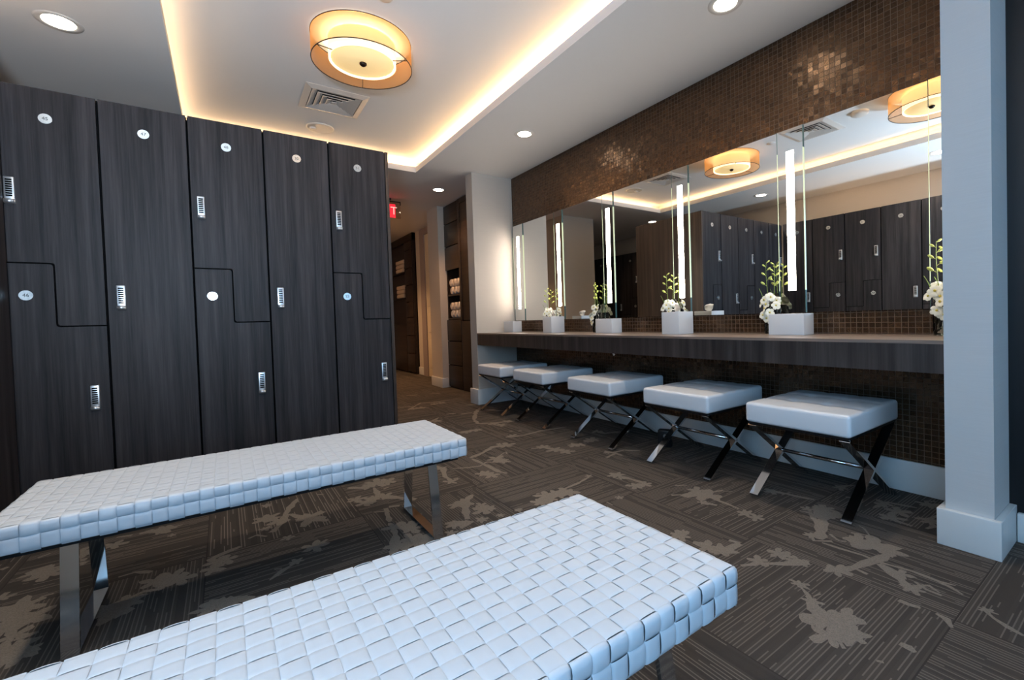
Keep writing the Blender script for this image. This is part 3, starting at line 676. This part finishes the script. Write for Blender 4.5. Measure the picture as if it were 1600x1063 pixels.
# ------------------------------------------------------------------ benches
def make_bench(label, loc):
    t = thing('bench', label, 'bench', loc, 0, 'white woven benches')
    L, D, H, TH = 1.335, 0.49, 0.410, 0.078
    NX, NY = 36, 13; cx, cy = L / NX, D / NY; r = 0.010
    def path(q, Lq):
        # position along, height, normal (along, up) of a point q on the strap's way over the seat
        a = r * PI / 2
        if q < 0:
            if q > -a: th = (-q) / a * PI / 2; return r - r * math.sin(th), H - r + r * math.cos(th), -math.sin(th), math.cos(th)
            return 0.0, H - r + (q + a), -1.0, 0.0
        if q > Lq:
            p, z, n, u = path(Lq - q, Lq); return Lq - p, z, -n, u
        return r + (Lq - 2 * r) * q / Lq, H, 0.0, 1.0
    def edges(n, c, Lq): return [-TH, -TH / 2] + [i * c for i in range(n + 1)] + [Lq + TH / 2, Lq + TH]
    EX, EY = edges(NX, cx, L), edges(NY, cy, D)
    m = MB(); amp = 0.0016
    S = (-0.62, -0.525, -0.465, -0.40, -0.22, 0.0, 0.22, 0.40, 0.465, 0.525, 0.62); T = (-0.493, -0.46, -0.2, 0.2, 0.46, 0.493)
    def sink(s, k):
        s = abs(s); return -k * (0.0005 * (min(s, 0.40) / 0.40) ** 2 + 0.017 * max(0.0, s - 0.40) * min(1.0, (s - 0.40) / 0.08 + 0.3))
    for i in range(len(EX) - 1):
        for j in range(len(EY) - 1):
            sx = i < 2 or i >= NX + 2; sy = j < 2 or j >= NY + 2
            if sx and sy: continue
            alongy = (i + j) % 2 == 0
            xc, yc = (EX[i] + EX[i + 1]) / 2, (EY[j] + EY[j + 1]) / 2; wx, wy = EX[i + 1] - EX[i], EY[j + 1] - EY[j]
            b = len(m.v)
            for s in S:
                for q in T:
                    u, v = (xc + wx * q, yc + wy * s) if alongy else (xc + wx * s, yc + wy * q)
                    hgt = sink(s, 1.2 if (sx or sy) else 0.8) + (-0.0006 if abs(q) > 0.47 else 0.0) + (0.0009 * math.cos(PI * s) if (sx or sy) else 0.0)
                    if sx:
                        v = max(0.002, min(D - 0.002, v)); p, z, n, k = path(u, L); P = (p + n * hgt, v, z + k * hgt)
                    else:
                        u = max(0.002, min(L - 0.002, u)); p, z, n, k = path(v, D); P = (u, p + n * hgt, z + k * hgt)
                    m.v.append((P[0], P[1], max(P[2], H - TH - 0.001)))
            nt = len(T)
            for a in range(len(S) - 1):
                for c in range(nt - 1):
                    m.face((b + a * nt + c, b + (a + 1) * nt + c, b + (a + 1) * nt + c + 1, b + a * nt + c + 1), 0, True)
    m.rbox(0.0105, L - 0.0105, 0.0105, D - 0.0105, H - TH, H - 0.0105, 0.006, 1)
    m.build('woven_seat', [M['leather'], M['core']], t, fix=False)
    MB().box(0.03, L - 0.03, 0.03, D - 0.03, H - TH - 0.014, H - TH).build('seat_base', M['blackplastic'], t)
    z1 = H - TH - 0.014
    for xc in (0.145, 1.215):
        g = MB(); th = 0.011; yt0, yt1, yb0, yb1 = 0.10, D - 0.10, 0.047, D - 0.047
        g.bar((xc, yb0, 0.0), (xc, yt0, z1), (1, 0, 0), 0.038, th); g.bar((xc, yb1, 0.0), (xc, yt1, z1), (1, 0, 0), 0.038, th)
        g.box(xc - 0.019, xc + 0.019, yb0, yb1, 0.0, th); g.box(xc - 0.019, xc + 0.019, yt0, yt1, z1 - th, z1)
        g.build('leg', M['chrome'], t)
    return t
B1 = make_bench('white woven leather bench in front of the dark lockers', (-0.525, 1.768, 0))
B2 = dup(B1, (-0.548, 0.505, 0), 0, 'white woven leather bench nearest the camera, cut by the bottom of the photo', 'white woven benches')

# ------------------------------------------------------------------ stools
def make_stool(label):
    t = thing('stool', label, 'stool', (0, 0, 0), 0, 'white stools under the counter')
    def dip(u, v):
        d = 0.0
        for a in (-0.34, 0.34): d += 0.006 * math.exp(-((u - a) / 0.045) ** 2)
        for a in (-0.34, 0.34): d += 0.004 * math.exp(-((v - a) / 0.045) ** 2)
        for a in (-0.34, 0.34):
            for b in (-0.34, 0.34): d += 0.008 * math.exp(-(((u - a) / 0.09) ** 2 + ((v - b) / 0.09) ** 2))
        e = max(abs(u), abs(v)); return d - 0.006 * (1 - e * e)
    MB().rbox(-0.272, 0.272, -0.233, 0.233, 0.366, 0.462, 0.016, 0, 26, 24, 4, dip).build('cushion', M['vinyl'], t)
    MB().box(-0.262, 0.262, -0.223, 0.223, 0.356, 0.366).build('seat_base', M['blackplastic'], t)
    zt = 0.356
    for s in (-1, 1):
        y = s * 0.205
        m = MB(); m.bar((-0.255, y, 0.004), (0.255, y, zt - 0.002), (0, 1, 0), 0.042, 0.013); m.bar((0.255, y, 0.004), (-0.255, y, zt - 0.002), (0, 1, 0), 0.042, 0.013)
        m.build('leg', M['chrome'], t)
    MB().tube([(0, -0.19, 0.18), (0, 0.19, 0.18)], 0.009, 10).build('stretcher', M['chrome'], t)
    return t
sw = ['white cushioned stool with crossed chrome legs, nearest the pale column', 'white cushioned stool with crossed chrome legs, second from the column', 'white cushioned stool with crossed chrome legs, middle of the five under the counter', 'white cushioned stool with crossed chrome legs, second from the beige end wall', 'white cushioned stool with crossed chrome legs, beside the beige end wall']
sy = [1.033, 1.712, 2.472, 3.262, 3.955]
S0 = make_stool(sw[0]); S0.location = (2.335, sy[0], 0)
for y, w in zip(sy[1:], sw[1:]): dup(S0, (2.335, y, 0), 0, w)

# ------------------------------------------------------------------ things on the counter
ZK = 0.772
def low_box(y0, y1, lab):
    o = MB().rbox(2.49, 2.60, y0, y1, ZK, 0.888, 0.002).build('holder_box', M['white']); tag(o, lab, 'box', 'low white boxes on the counter')
low_box(1.178, 1.372, 'low white box on the counter nearest the pale column')
low_box(2.655, 2.850, 'low white box on the middle of the counter between two tissue boxes')
low_box(4.178, 4.372, 'low white box on the far end of the counter by the end wall')
def tissue_box(y0, y1, lab):
    xa = 2.425; yc = (y0 + y1) / 2
    t = thing('tissue_box', lab, 'tissue box', (xa + 0.075, yc, ZK), 0, 'white tissue boxes on the counter')
    h = (y1 - y0) / 2
    MB().rbox(-0.075, 0.075, -h, h, 0.0, 0.150, 0.002).build('box_body', M['white'], t)
    m = MB(); n = 9; b = len(m.v)
    prof = [(-0.012, 0.148), (-0.030, 0.175), (-0.026, 0.198), (0.0, 0.204), (0.020, 0.196), (0.026, 0.172), (0.014, 0.148)]
    for k in range(2):
        for i, (u, z) in enumerate(prof):
            off = 0.012 * math.sin(i * 1.7 + k) + (0.006 if k else -0.006) * (1.0 if 0 < i < 6 else 0.4)
            m.v.append((off + 0.4 * u, u, z - (0.01 * k if 0 < i < 6 else 0)))
    nn = len(prof)
    m.face([b + i for i in range(nn)], 0, True); m.face([b + nn + i for i in reversed(range(nn))], 0, True)
    for i in range(nn - 1): m.face((b + i, b + nn + i, b + nn + i + 1, b + i + 1), 0, True)
    m.build('tissue_sheet', M['tissue'], t)
tissue_box(1.945, 2.090, 'tall white tissue box on the counter, nearer the column of the two')
tissue_box(3.385, 3.525, 'tall white tissue box on the counter, nearer the end wall of the two')
def make_vase(lab):
    t = thing('orchid_vase', lab, 'vase of orchids', (0, 0, 0), 0, 'orchid vases on the counter')
    rr = random.Random(5)
    MB().lathe([(0.0, 0.004), (0.034, 0.004), (0.037, 0.0), (0.0385, 0.02), (0.0385, 0.170), (0.036, 0.170), (0.036, 0.012), (0.0, 0.010)], 24).build('glass_vase', M['glass'], t)
    tips = [((0.0, 0.0, 0.02), (0.006, 0.012, 0.18), (-0.012, 0.03, 0.32), (-0.006, 0.022, 0.425)), ((0.008, -0.008, 0.02), (0.004, -0.012, 0.18), (0.006, -0.022, 0.32), (-0.004, -0.026, 0.41)), ((-0.008, 0.006, 0.02), (-0.004, 0.02, 0.16), (-0.01, 0.05, 0.24), (-0.008, 0.068, 0.272))]
    def P(c, u):
        a = [Vector(p) for p in c]; return a[0] * (1 - u) ** 3 + a[1] * 3 * u * (1 - u) ** 2 + a[2] * 3 * u * u * (1 - u) + a[3] * u ** 3
    for c in tips:
        m = MB(); m.tube([P(c, k / 9) for k in range(10)], [0.0026 - 0.0014 * k / 9 for k in range(10)], 6); m.build('stem', M['stem'], t)
    for ci, c in enumerate(tips[:2]):
        for k, u in enumerate((0.60, 0.68, 0.76, 0.84, 0.91, 0.98)):
            p = P(c, u); s = (-1) ** (k + ci); L = 0.030 - 0.003 * k
            d = Vector((rr.uniform(-0.5, 0.2), s * 1.0, 0.75)).normalized(); q = d.to_track_quat('Z', 'Y').to_matrix()
            m = MB(); m.tube([p, p + d * L * 0.5], 0.0011, 5); m.blob(p + d * L, (0.0085 - 0.0006 * k, 0.0075 - 0.0006 * k, 0.015 - 0.001 * k), 8, 6, 0, q); m.build('bud', M['bud'], t)
    def blossom(p, d, R):
        m = MB(); d = Vector(d).normalized(); q = d.to_track_quat('Z', 'Y').to_matrix(); ph = rr.uniform(0, 6)
        for k in range(5):
            a = ph + 2 * PI * k / 5; e = Vector((math.cos(a), math.sin(a), 0.0)); n = Vector((-math.sin(a), math.cos(a), 0)); wv = R * (0.52 if k % 2 else 0.42); b = len(m.v)
            for u, ww, zz in ((0.05, 0.15, 0.0), (0.4, 0.8, 0.14), (0.75, 1.0, 0.16), (1.0, 0.45, 0.02)):
                for s in (-1, 0, 1): m.v.append(tuple(Vector(p) + q @ (e * R * u + n * wv * ww * s + Vector((0, 0, R * (zz - 0.06 * abs(s)))))))
            for i in range(3):
                for j in range(2): m.face((b + i * 3 + j, b + i * 3 + j + 1, b + i * 3 + j + 4, b + i * 3 + j + 3), 0, True)
        m.blob(Vector(p) + d * R * 0.2, (R * 0.2,) * 3, 7, 5, 1); m.build('blossom', [M['petal'], M['lip']], t)
    for (x, y, z, R) in ((-0.02, 0.03, 0.20, 0.034), (-0.028, -0.012, 0.215, 0.032), (0.0, -0.035, 0.195, 0.030), (-0.03, 0.012, 0.175, 0.032), (0.012, 0.02, 0.222, 0.030), (-0.012, 0.052, 0.178, 0.028), (-0.012, 0.0, 0.135, 0.026), (-0.014, 0.014, 0.09, 0.024), (-0.012, -0.014, 0.06, 0.024), (-0.046, 0.012, 0.150, 0.032), (-0.046, -0.016, 0.125, 0.031), (-0.044, 0.026, 0.112, 0.030), (-0.046, 0.002, 0.092, 0.030), (-0.044, -0.022, 0.080, 0.028), (-0.030, -0.045, 0.165, 0.030)):
        blossom((x, y, z), (-0.9 + rr.uniform(-0.3, 0.5), y * 14 + rr.uniform(-0.5, 0.5), 0.35), R * 0.86)
    return t
V0 = make_vase('glass vase of white orchids behind the low white box nearest the column')
V0.location = (2.625, 1.428, ZK)
for (y, a, w) in ((2.175, 0.7, 'glass vase of orchids behind the nearer tall tissue box'), (2.985, -0.5, 'glass vase of white orchids at the left end of the middle low white box'), (3.69, 1.2, 'glass vase of orchids behind the farther tall tissue box'), (0.632, 0.3, 'glass vase of orchids almost hidden by the pale column')):
    dup(V0, (2.625, y, ZK), a, w)

# cable end under the counter, black adapter on the floor
o = MB().tube([(2.26, 2.40, 0.70), (2.258, 2.402, 0.67), (2.255, 2.40, 0.645), (2.262, 2.394, 0.625)], [0.004, 0.004, 0.006, 0.007], 8).build('cable_end', M['base']); tag(o, 'small pale cable end hanging below the counter edge', 'cable')
t = thing('power_adapter', 'small black adapter with two pale round sockets, on the floor behind the stools', 'adapter', (2.43, 2.09, 0.0), 0.5)
MB().rbox(-0.03, 0.03, -0.045, 0.045, 0.0, 0.115, 0.006).build('adapter_body', M['blackplastic'], t)
for z in (0.040, 0.078): MB().tube([(-0.029, -0.006, z), (-0.034, -0.006, z)], 0.0125, 14).build('socket', M['plate'], t)

# ------------------------------------------------------------------ ceiling fittings
def make_drum(lab, loc):
    t = thing('drum_ceiling_lamp', lab, 'ceiling lamp', loc, 0, 'double drum ceiling lamps')
    R, h, Ri = 0.282, 0.150, 0.190
    MB().lathe([(R, -0.004), (R, -h)], 72).build('outer_shade', M['sheer'], t, fix=False)
    m = MB()
    for z in (-0.004, -h): m.lathe([(R - 0.002, z - 0.002), (R + 0.002, z - 0.002), (R + 0.002, z + 0.002), (R - 0.002, z + 0.002)], 72, close=True)
    for k in range(3):
        a = 1.35 + k * 2 * PI / 3; m.bar((math.cos(a) * Ri, math.sin(a) * Ri, -h + 0.012), (math.cos(a) * R, math.sin(a) * R, -h + 0.002), (0, 0, 1), 0.004, 0.003)
    m.build('shade_ring', M['bronze'], t)
    MB().lathe([(Ri, -0.02), (Ri, -h + 0.012), (Ri - 0.006, -h + 0.012), (Ri - 0.006, -0.02)], 64, close=True).build('inner_shade', M['drum'], t)
    MB().lathe([(0.0, -h + 0.020), (Ri - 0.012, -h + 0.020), (Ri - 0.012, -h + 0.024), (0.0, -h + 0.024)], 64).build('diffuser', M['diffuser'], t)
    MB().lathe([(0.0, -h - 0.004), (0.010, -h - 0.004), (0.021, -h + 0.006), (0.021, -h + 0.014), (0.006, -h + 0.020), (0.0, -h + 0.020)], 24).build('finial', M['bronze'], t)
    MB().lathe([(0.0, 0.0), (0.06, 0.0), (0.06, -0.02), (0.0, -0.022)], 32).build('canopy', M['bronze'], t)
    l = lamp('drum_lamp_glow', 'POINT', (0, 0, -0.055), 26.0, (1.0, 0.76, 0.48), shadow_soft_size=0.05); l.parent = t
    return t
make_drum('round double drum ceiling lamp with copper sheer shade, above the benches', (0.748, 2.925, ZT))
make_drum('round double drum ceiling lamp nearest the camera, seen only in the mirror', (0.748, 1.165, ZT))

def make_vent(lab, loc):
    t = thing('ceiling_vent', lab, 'vent', loc, 0, 'square ceiling vents')
    def ring(a, b, za, zb, name):
        m = MB(); n0 = len(m.v)
        for (r, z) in ((a, za), (b, zb), (b, zb - 0.003), (a, za - 0.003)):
            m.v += [(-r, -r, z), (r, -r, z), (r, r, z), (-r, r, z)]
        for i in range(4):
            j = (i + 1) % 4
            for k in range(4):
                k2 = (k + 1) % 4; m.face((n0 + k * 4 + i, n0 + k * 4 + j, n0 + k2 * 4 + j, n0 + k2 * 4 + i))
        return m.build(name, M['vent'], t)
    ring(0.215, 0.173, -0.003, -0.016, 'frame')
    for k, a in enumerate((0.168, 0.128, 0.090, 0.055)): ring(a - 0.037, a, -0.003, -0.013 - 0.001 * k, 'louver')
    MB().box(-0.018, 0.018, -0.018, 0.018, -0.018, -0.012).build('center_plate', M['vent'], t)
    MB().box(-0.18, 0.18, -0.18, 0.18, -0.0005, 0.0).build('painted_duct_shade', M['duct'], t)  # flat grey plate painted as the shade inside the duct
    return t
make_vent('square white louvred ceiling vent between the drum lamp and the lockers', (0.750, 3.83, ZT - 0.0))
make_vent('square white louvred ceiling vent between the two drum lamps, seen in the mirror', (0.750, 2.08, ZT - 0.0))

t = thing('ceiling_speaker', 'round beige ceiling speaker above the right end of the locker bank', 'speaker', (0.745, 4.40, ZT))
MB().lathe([(0.0, -0.008), (0.092, -0.008), (0.104, -0.010), (0.108, -0.004), (0.108, 0.0)], 40).build('grille', M['vent'], t)
MB().lathe([(0.0, -0.020), (0.020, -0.020), (0.026, -0.014), (0.026, -0.008)], 24, (-0.055, 0.01, 0)).build('tweeter', M['trimring'], t)
o = MB().lathe([(0.0, -0.006), (0.036, -0.006), (0.040, -0.002), (0.040, 0.0)], 32, (0.755, 2.47, ZT)).build('sprinkler_cover', M['trimring']); tag(o, 'small round white sprinkler cover on the ceiling beyond the near edge of the drum lamp', 'sprinkler')
o = MB().lathe([(0.0, -0.030), (0.050, -0.030), (0.066, -0.020), (0.070, 0.0)], 32, (0.78, 1.66, ZT)).build('smoke_detector', M['trimring']); tag(o, 'round white smoke detector behind the nearer drum lamp, seen in the mirror', 'smoke detector')

def downlight(x, y, lab, e=50.0, rl=0.056, col=(1.0, 0.86, 0.70)):
    t = thing('downlight', lab, 'downlight', (x, y, ZC), 0, 'recessed ceiling downlights')
    MB().lathe([(rl, -0.001), (rl + 0.006, -0.004), (rl + 0.026, -0.004), (rl + 0.030, 0.0)], 36).build('trim_ring', M['trimring'], t)
    MB().lathe([(0.0, -0.002), (rl, -0.002), (rl, 0.0), (0.0, 0.0)], 36).build('lens', M['lens'], t)
    l = lamp('downlight_beam', 'SPOT', (0, 0, -0.012), e, col, (0, 0, -1), spot_size=math.radians(112), spot_blend=0.7, shadow_soft_size=0.05); l.parent = t
downlight(2.15, 3.31, 'small recessed downlight in the ceiling before the beige end wall')
downlight(2.15, 5.24, 'small recessed downlight in the corridor beside the towel cabinet', 70.0, col=(1.0, 0.54, 0.25))
downlight(2.15, 1.38, 'recessed downlight above the counter, out of view near the column')
downlight(-0.62, 3.36, 'large recessed downlight in the ceiling above the left end of the lockers', 50.0, 0.062)
downlight(-0.68, 1.47, 'recessed downlight above the left wall lockers, seen in the mirror', 50.0, 0.062)
downlight(-0.60, 5.28, 'recessed downlight above the bay behind the locker bank, seen in the mirror', 60.0, 0.062, (1.0, 0.6, 0.32))
downlight(1.50, 7.6, 'added downlight deep in the corridor, unseen behind the lockers', 180.0, col=(1.0, 0.54, 0.25))  # extra lamp added out of view to warm the corridor

# exit sign
t = thing('exit_sign', 'red lit exit sign hanging from the corridor ceiling, half hidden by the lockers', 'exit sign', (1.735, 5.90, ZC))
MB().rbox(-0.075, 0.04, -0.03, 0.03, -0.022, 0.0, 0.003).build('mount', M['blackplastic'], t)
m = MB(); m.box(-0.165, 0.165, -0.006, 0.006, -0.040, -0.030); m.box(-0.02, 0.0, -0.006, 0.006, -0.032, -0.020); m.box(0.157, 0.165, -0.006, 0.006, -0.075, -0.030); m.box(-0.165, -0.157, -0.006, 0.006, -0.075, -0.030)
m.build('hanger', M['blackplastic'], t)
MB().box(-0.160, 0.160, -0.004, 0.004, -0.245, -0.040).build('acrylic_panel', M['clear'], t)
MB().box(-0.150, 0.096, -0.006, -0.0042, -0.240, -0.070).build('lit_panel', M['signred'], t)
MB().text('EXIT', 0.140, Matrix.Translation((-0.027, -0.0072, -0.157)) @ Matrix.Rotation(PI / 2, 4, 'X'), 0, 0.0008).build('lettering', M['signink'], t)

# ------------------------------------------------------------------ towel cabinets in the corridor
def cab_front(t, M_, y, z0, z1, w0, gap=0.005): pass
def towel_roll(loc, lab, group, L=0.26, r=0.048):
    m = MB(); n = 40; pts = []
    for k in range(n):
        a = k * 0.42; rr = 0.006 + (r - 0.006) * k / (n - 1); pts.append((rr * math.cos(a), rr * math.sin(a)))
    m.lathe([(0.0, 0.0), (r * 0.92, 0.0), (r, 0.012), (r, L - 0.012), (r * 0.92, L), (0.0, L)], 18)
    m.tube([(p[0], p[1], 0.0) for p in pts], 0.0032, 5)
    m.v = [(z, x, y) for (x, y, z) in m.v]
    o = m.build('rolled_towel', M['towel']); o.location = loc; tag(o, lab, 'towel', group); return o
def cabinet(lab, xf, y0, y1, zt, ys, cub, panels, lower):
    """open-shelf column between ys and y1 (far side), tall door between y0 and ys"""
    t = thing('towel_cabinet', lab, 'cabinet', (xf, y0, 0))
    D = 2.775 - xf; a, b = ys - y0, y1 - y0
    m = MB(); m.box(0.02, D, 0.0, 0.02, 0, zt); m.box(0.02, D, b - 0.02, b, 0, zt); m.box(0.02, D, a - 0.01, a + 0.01, 0, zt); m.box(D - 0.02, D, 0, b, 0, zt); m.box(0.02, D, 0, b, zt - 0.02, zt); m.box(0.02, D, 0, b, 0, 0.02)
    m.build('carcass', M['cabinet'], t)
    for (z0, z1) in cub: MB().box(0.012, D - 0.02, a + 0.01, b - 0.02, z0 - 0.02, z0).build('shelf', M['cabinet'], t)
    for (z0, z1) in panels: MB().rbox(0.0, 0.02, a + 0.012, b - 0.002, z0 + 0.006, z1 - 0.006, 0.002).build('panel', M['cabinet'], t)
    for (z0, z1) in lower: MB().rbox(0.0, 0.02, a + 0.012, b - 0.002, z0 + 0.006, z1 - 0.006, 0.002).build('drawer', M['cabinet'], t)
    if a > 0.1:
        m = MB(); m.rbox(0.0, 0.02, 0.004, a - 0.004, 0.92, zt - 0.01, 0.002); m.rbox(-0.008, 0.004, 0.004, 0.06, 0.92, zt - 0.01, 0.002); m.rbox(-0.008, 0.004, a - 0.06, a - 0.004, 0.92, zt - 0.01, 0.002); m.rbox(-0.008, 0.004, 0.06, a - 0.06, zt - 0.07, zt - 0.01, 0.002)
        m.build('door', M['cabinet'], t)
        MB().rbox(0.0, 0.02, 0.004, a - 0.004, 0.01, 0.91, 0.002).build('door', M['cabinet'], t)
    return t
cabinet('dark wood towel cabinet with two open shelves, beside the beige end wall', 2.50, 4.68, 5.96, 2.485, 5.50, [(1.27, 1.60), (0.955, 1.235)], [(1.92, 2.225), (2.225, 2.48), (1.60, 1.92)], [(0.64, 0.935), (0.315, 0.64), (0.01, 0.315)])
nm = ['upper', 'lower']; c3 = ['beside tall door', 'middle', 'far side']
for si, z in enumerate((1.27, 0.955)):
    for row in range(2):
        for k in range(3):
            towel_roll((2.515, 5.578 + 0.110 * k + 0.02 * row, z + 0.054 + row * 0.1045), 'rolled cream towel, nearer cabinet, %s shelf, %s row, %s' % (nm[si], ('bottom', 'top')[row], c3[k]), 'rolled towels on the nearer cabinet shelves', 0.22, 0.051)
# farther cabinet: tall open shelves on the far side, small panels on the near side
t = thing('towel_cabinet', 'dark wood towel cabinet deep in the corridor beyond the cream door', 'cabinet', (2.70, 7.90, 0))
m = MB(); zt = 2.488; b = 1.75
m.box(0.02, 0.078, 0, 0.02, 0, zt); m.box(0.02, 0.078, 0.40, 0.42, 0, zt); m.box(0.02, 0.078, b - 0.02, b, 0, zt); m.box(0.06, 0.078, 0, b, 0, zt); m.box(0.02, 0.078, 0, b, zt - 0.12, zt)
m.build('carcass', M['cabinet'], t)
for (z0, z1) in ((2.20, 2.36), (1.88, 2.20), (1.58, 1.88), (1.28, 1.58), (1.0, 1.28), (0.68, 1.0), (0.36, 0.68), (0.02, 0.36)): MB().rbox(0.0, 0.02, 0.006, 0.40, z0 + 0.006, z1 - 0.006, 0.002).build('drawer', M['cabinet'], t)
MB().rbox(0.0, 0.02, 0.42, b, 0.02, 0.90, 0.002).build('door', M['cabinet'], t)
for z in (0.90, 1.37, 1.84): MB().box(-0.005, 0.06, 0.42, b, z - 0.02, z).build('shelf', M['cabinet'], t)
for si, z in enumerate((1.84, 1.37)):
    for k in range(3):
        o = MB().rbox(2.70, 2.755, 8.42 - 0.02 * k, 8.82, z + 0.005 + 0.078 * k, z + 0.079 + 0.078 * k, 0.02, 0, 3, 3).build('folded_towel', M['towel']); tag(o, 'folded cream towel on the %s open shelf of the far cabinet, %s of its stack' % (nm[si], ('bottom', 'middle', 'top')[k]), 'towel', 'folded towels in the far cabinet')
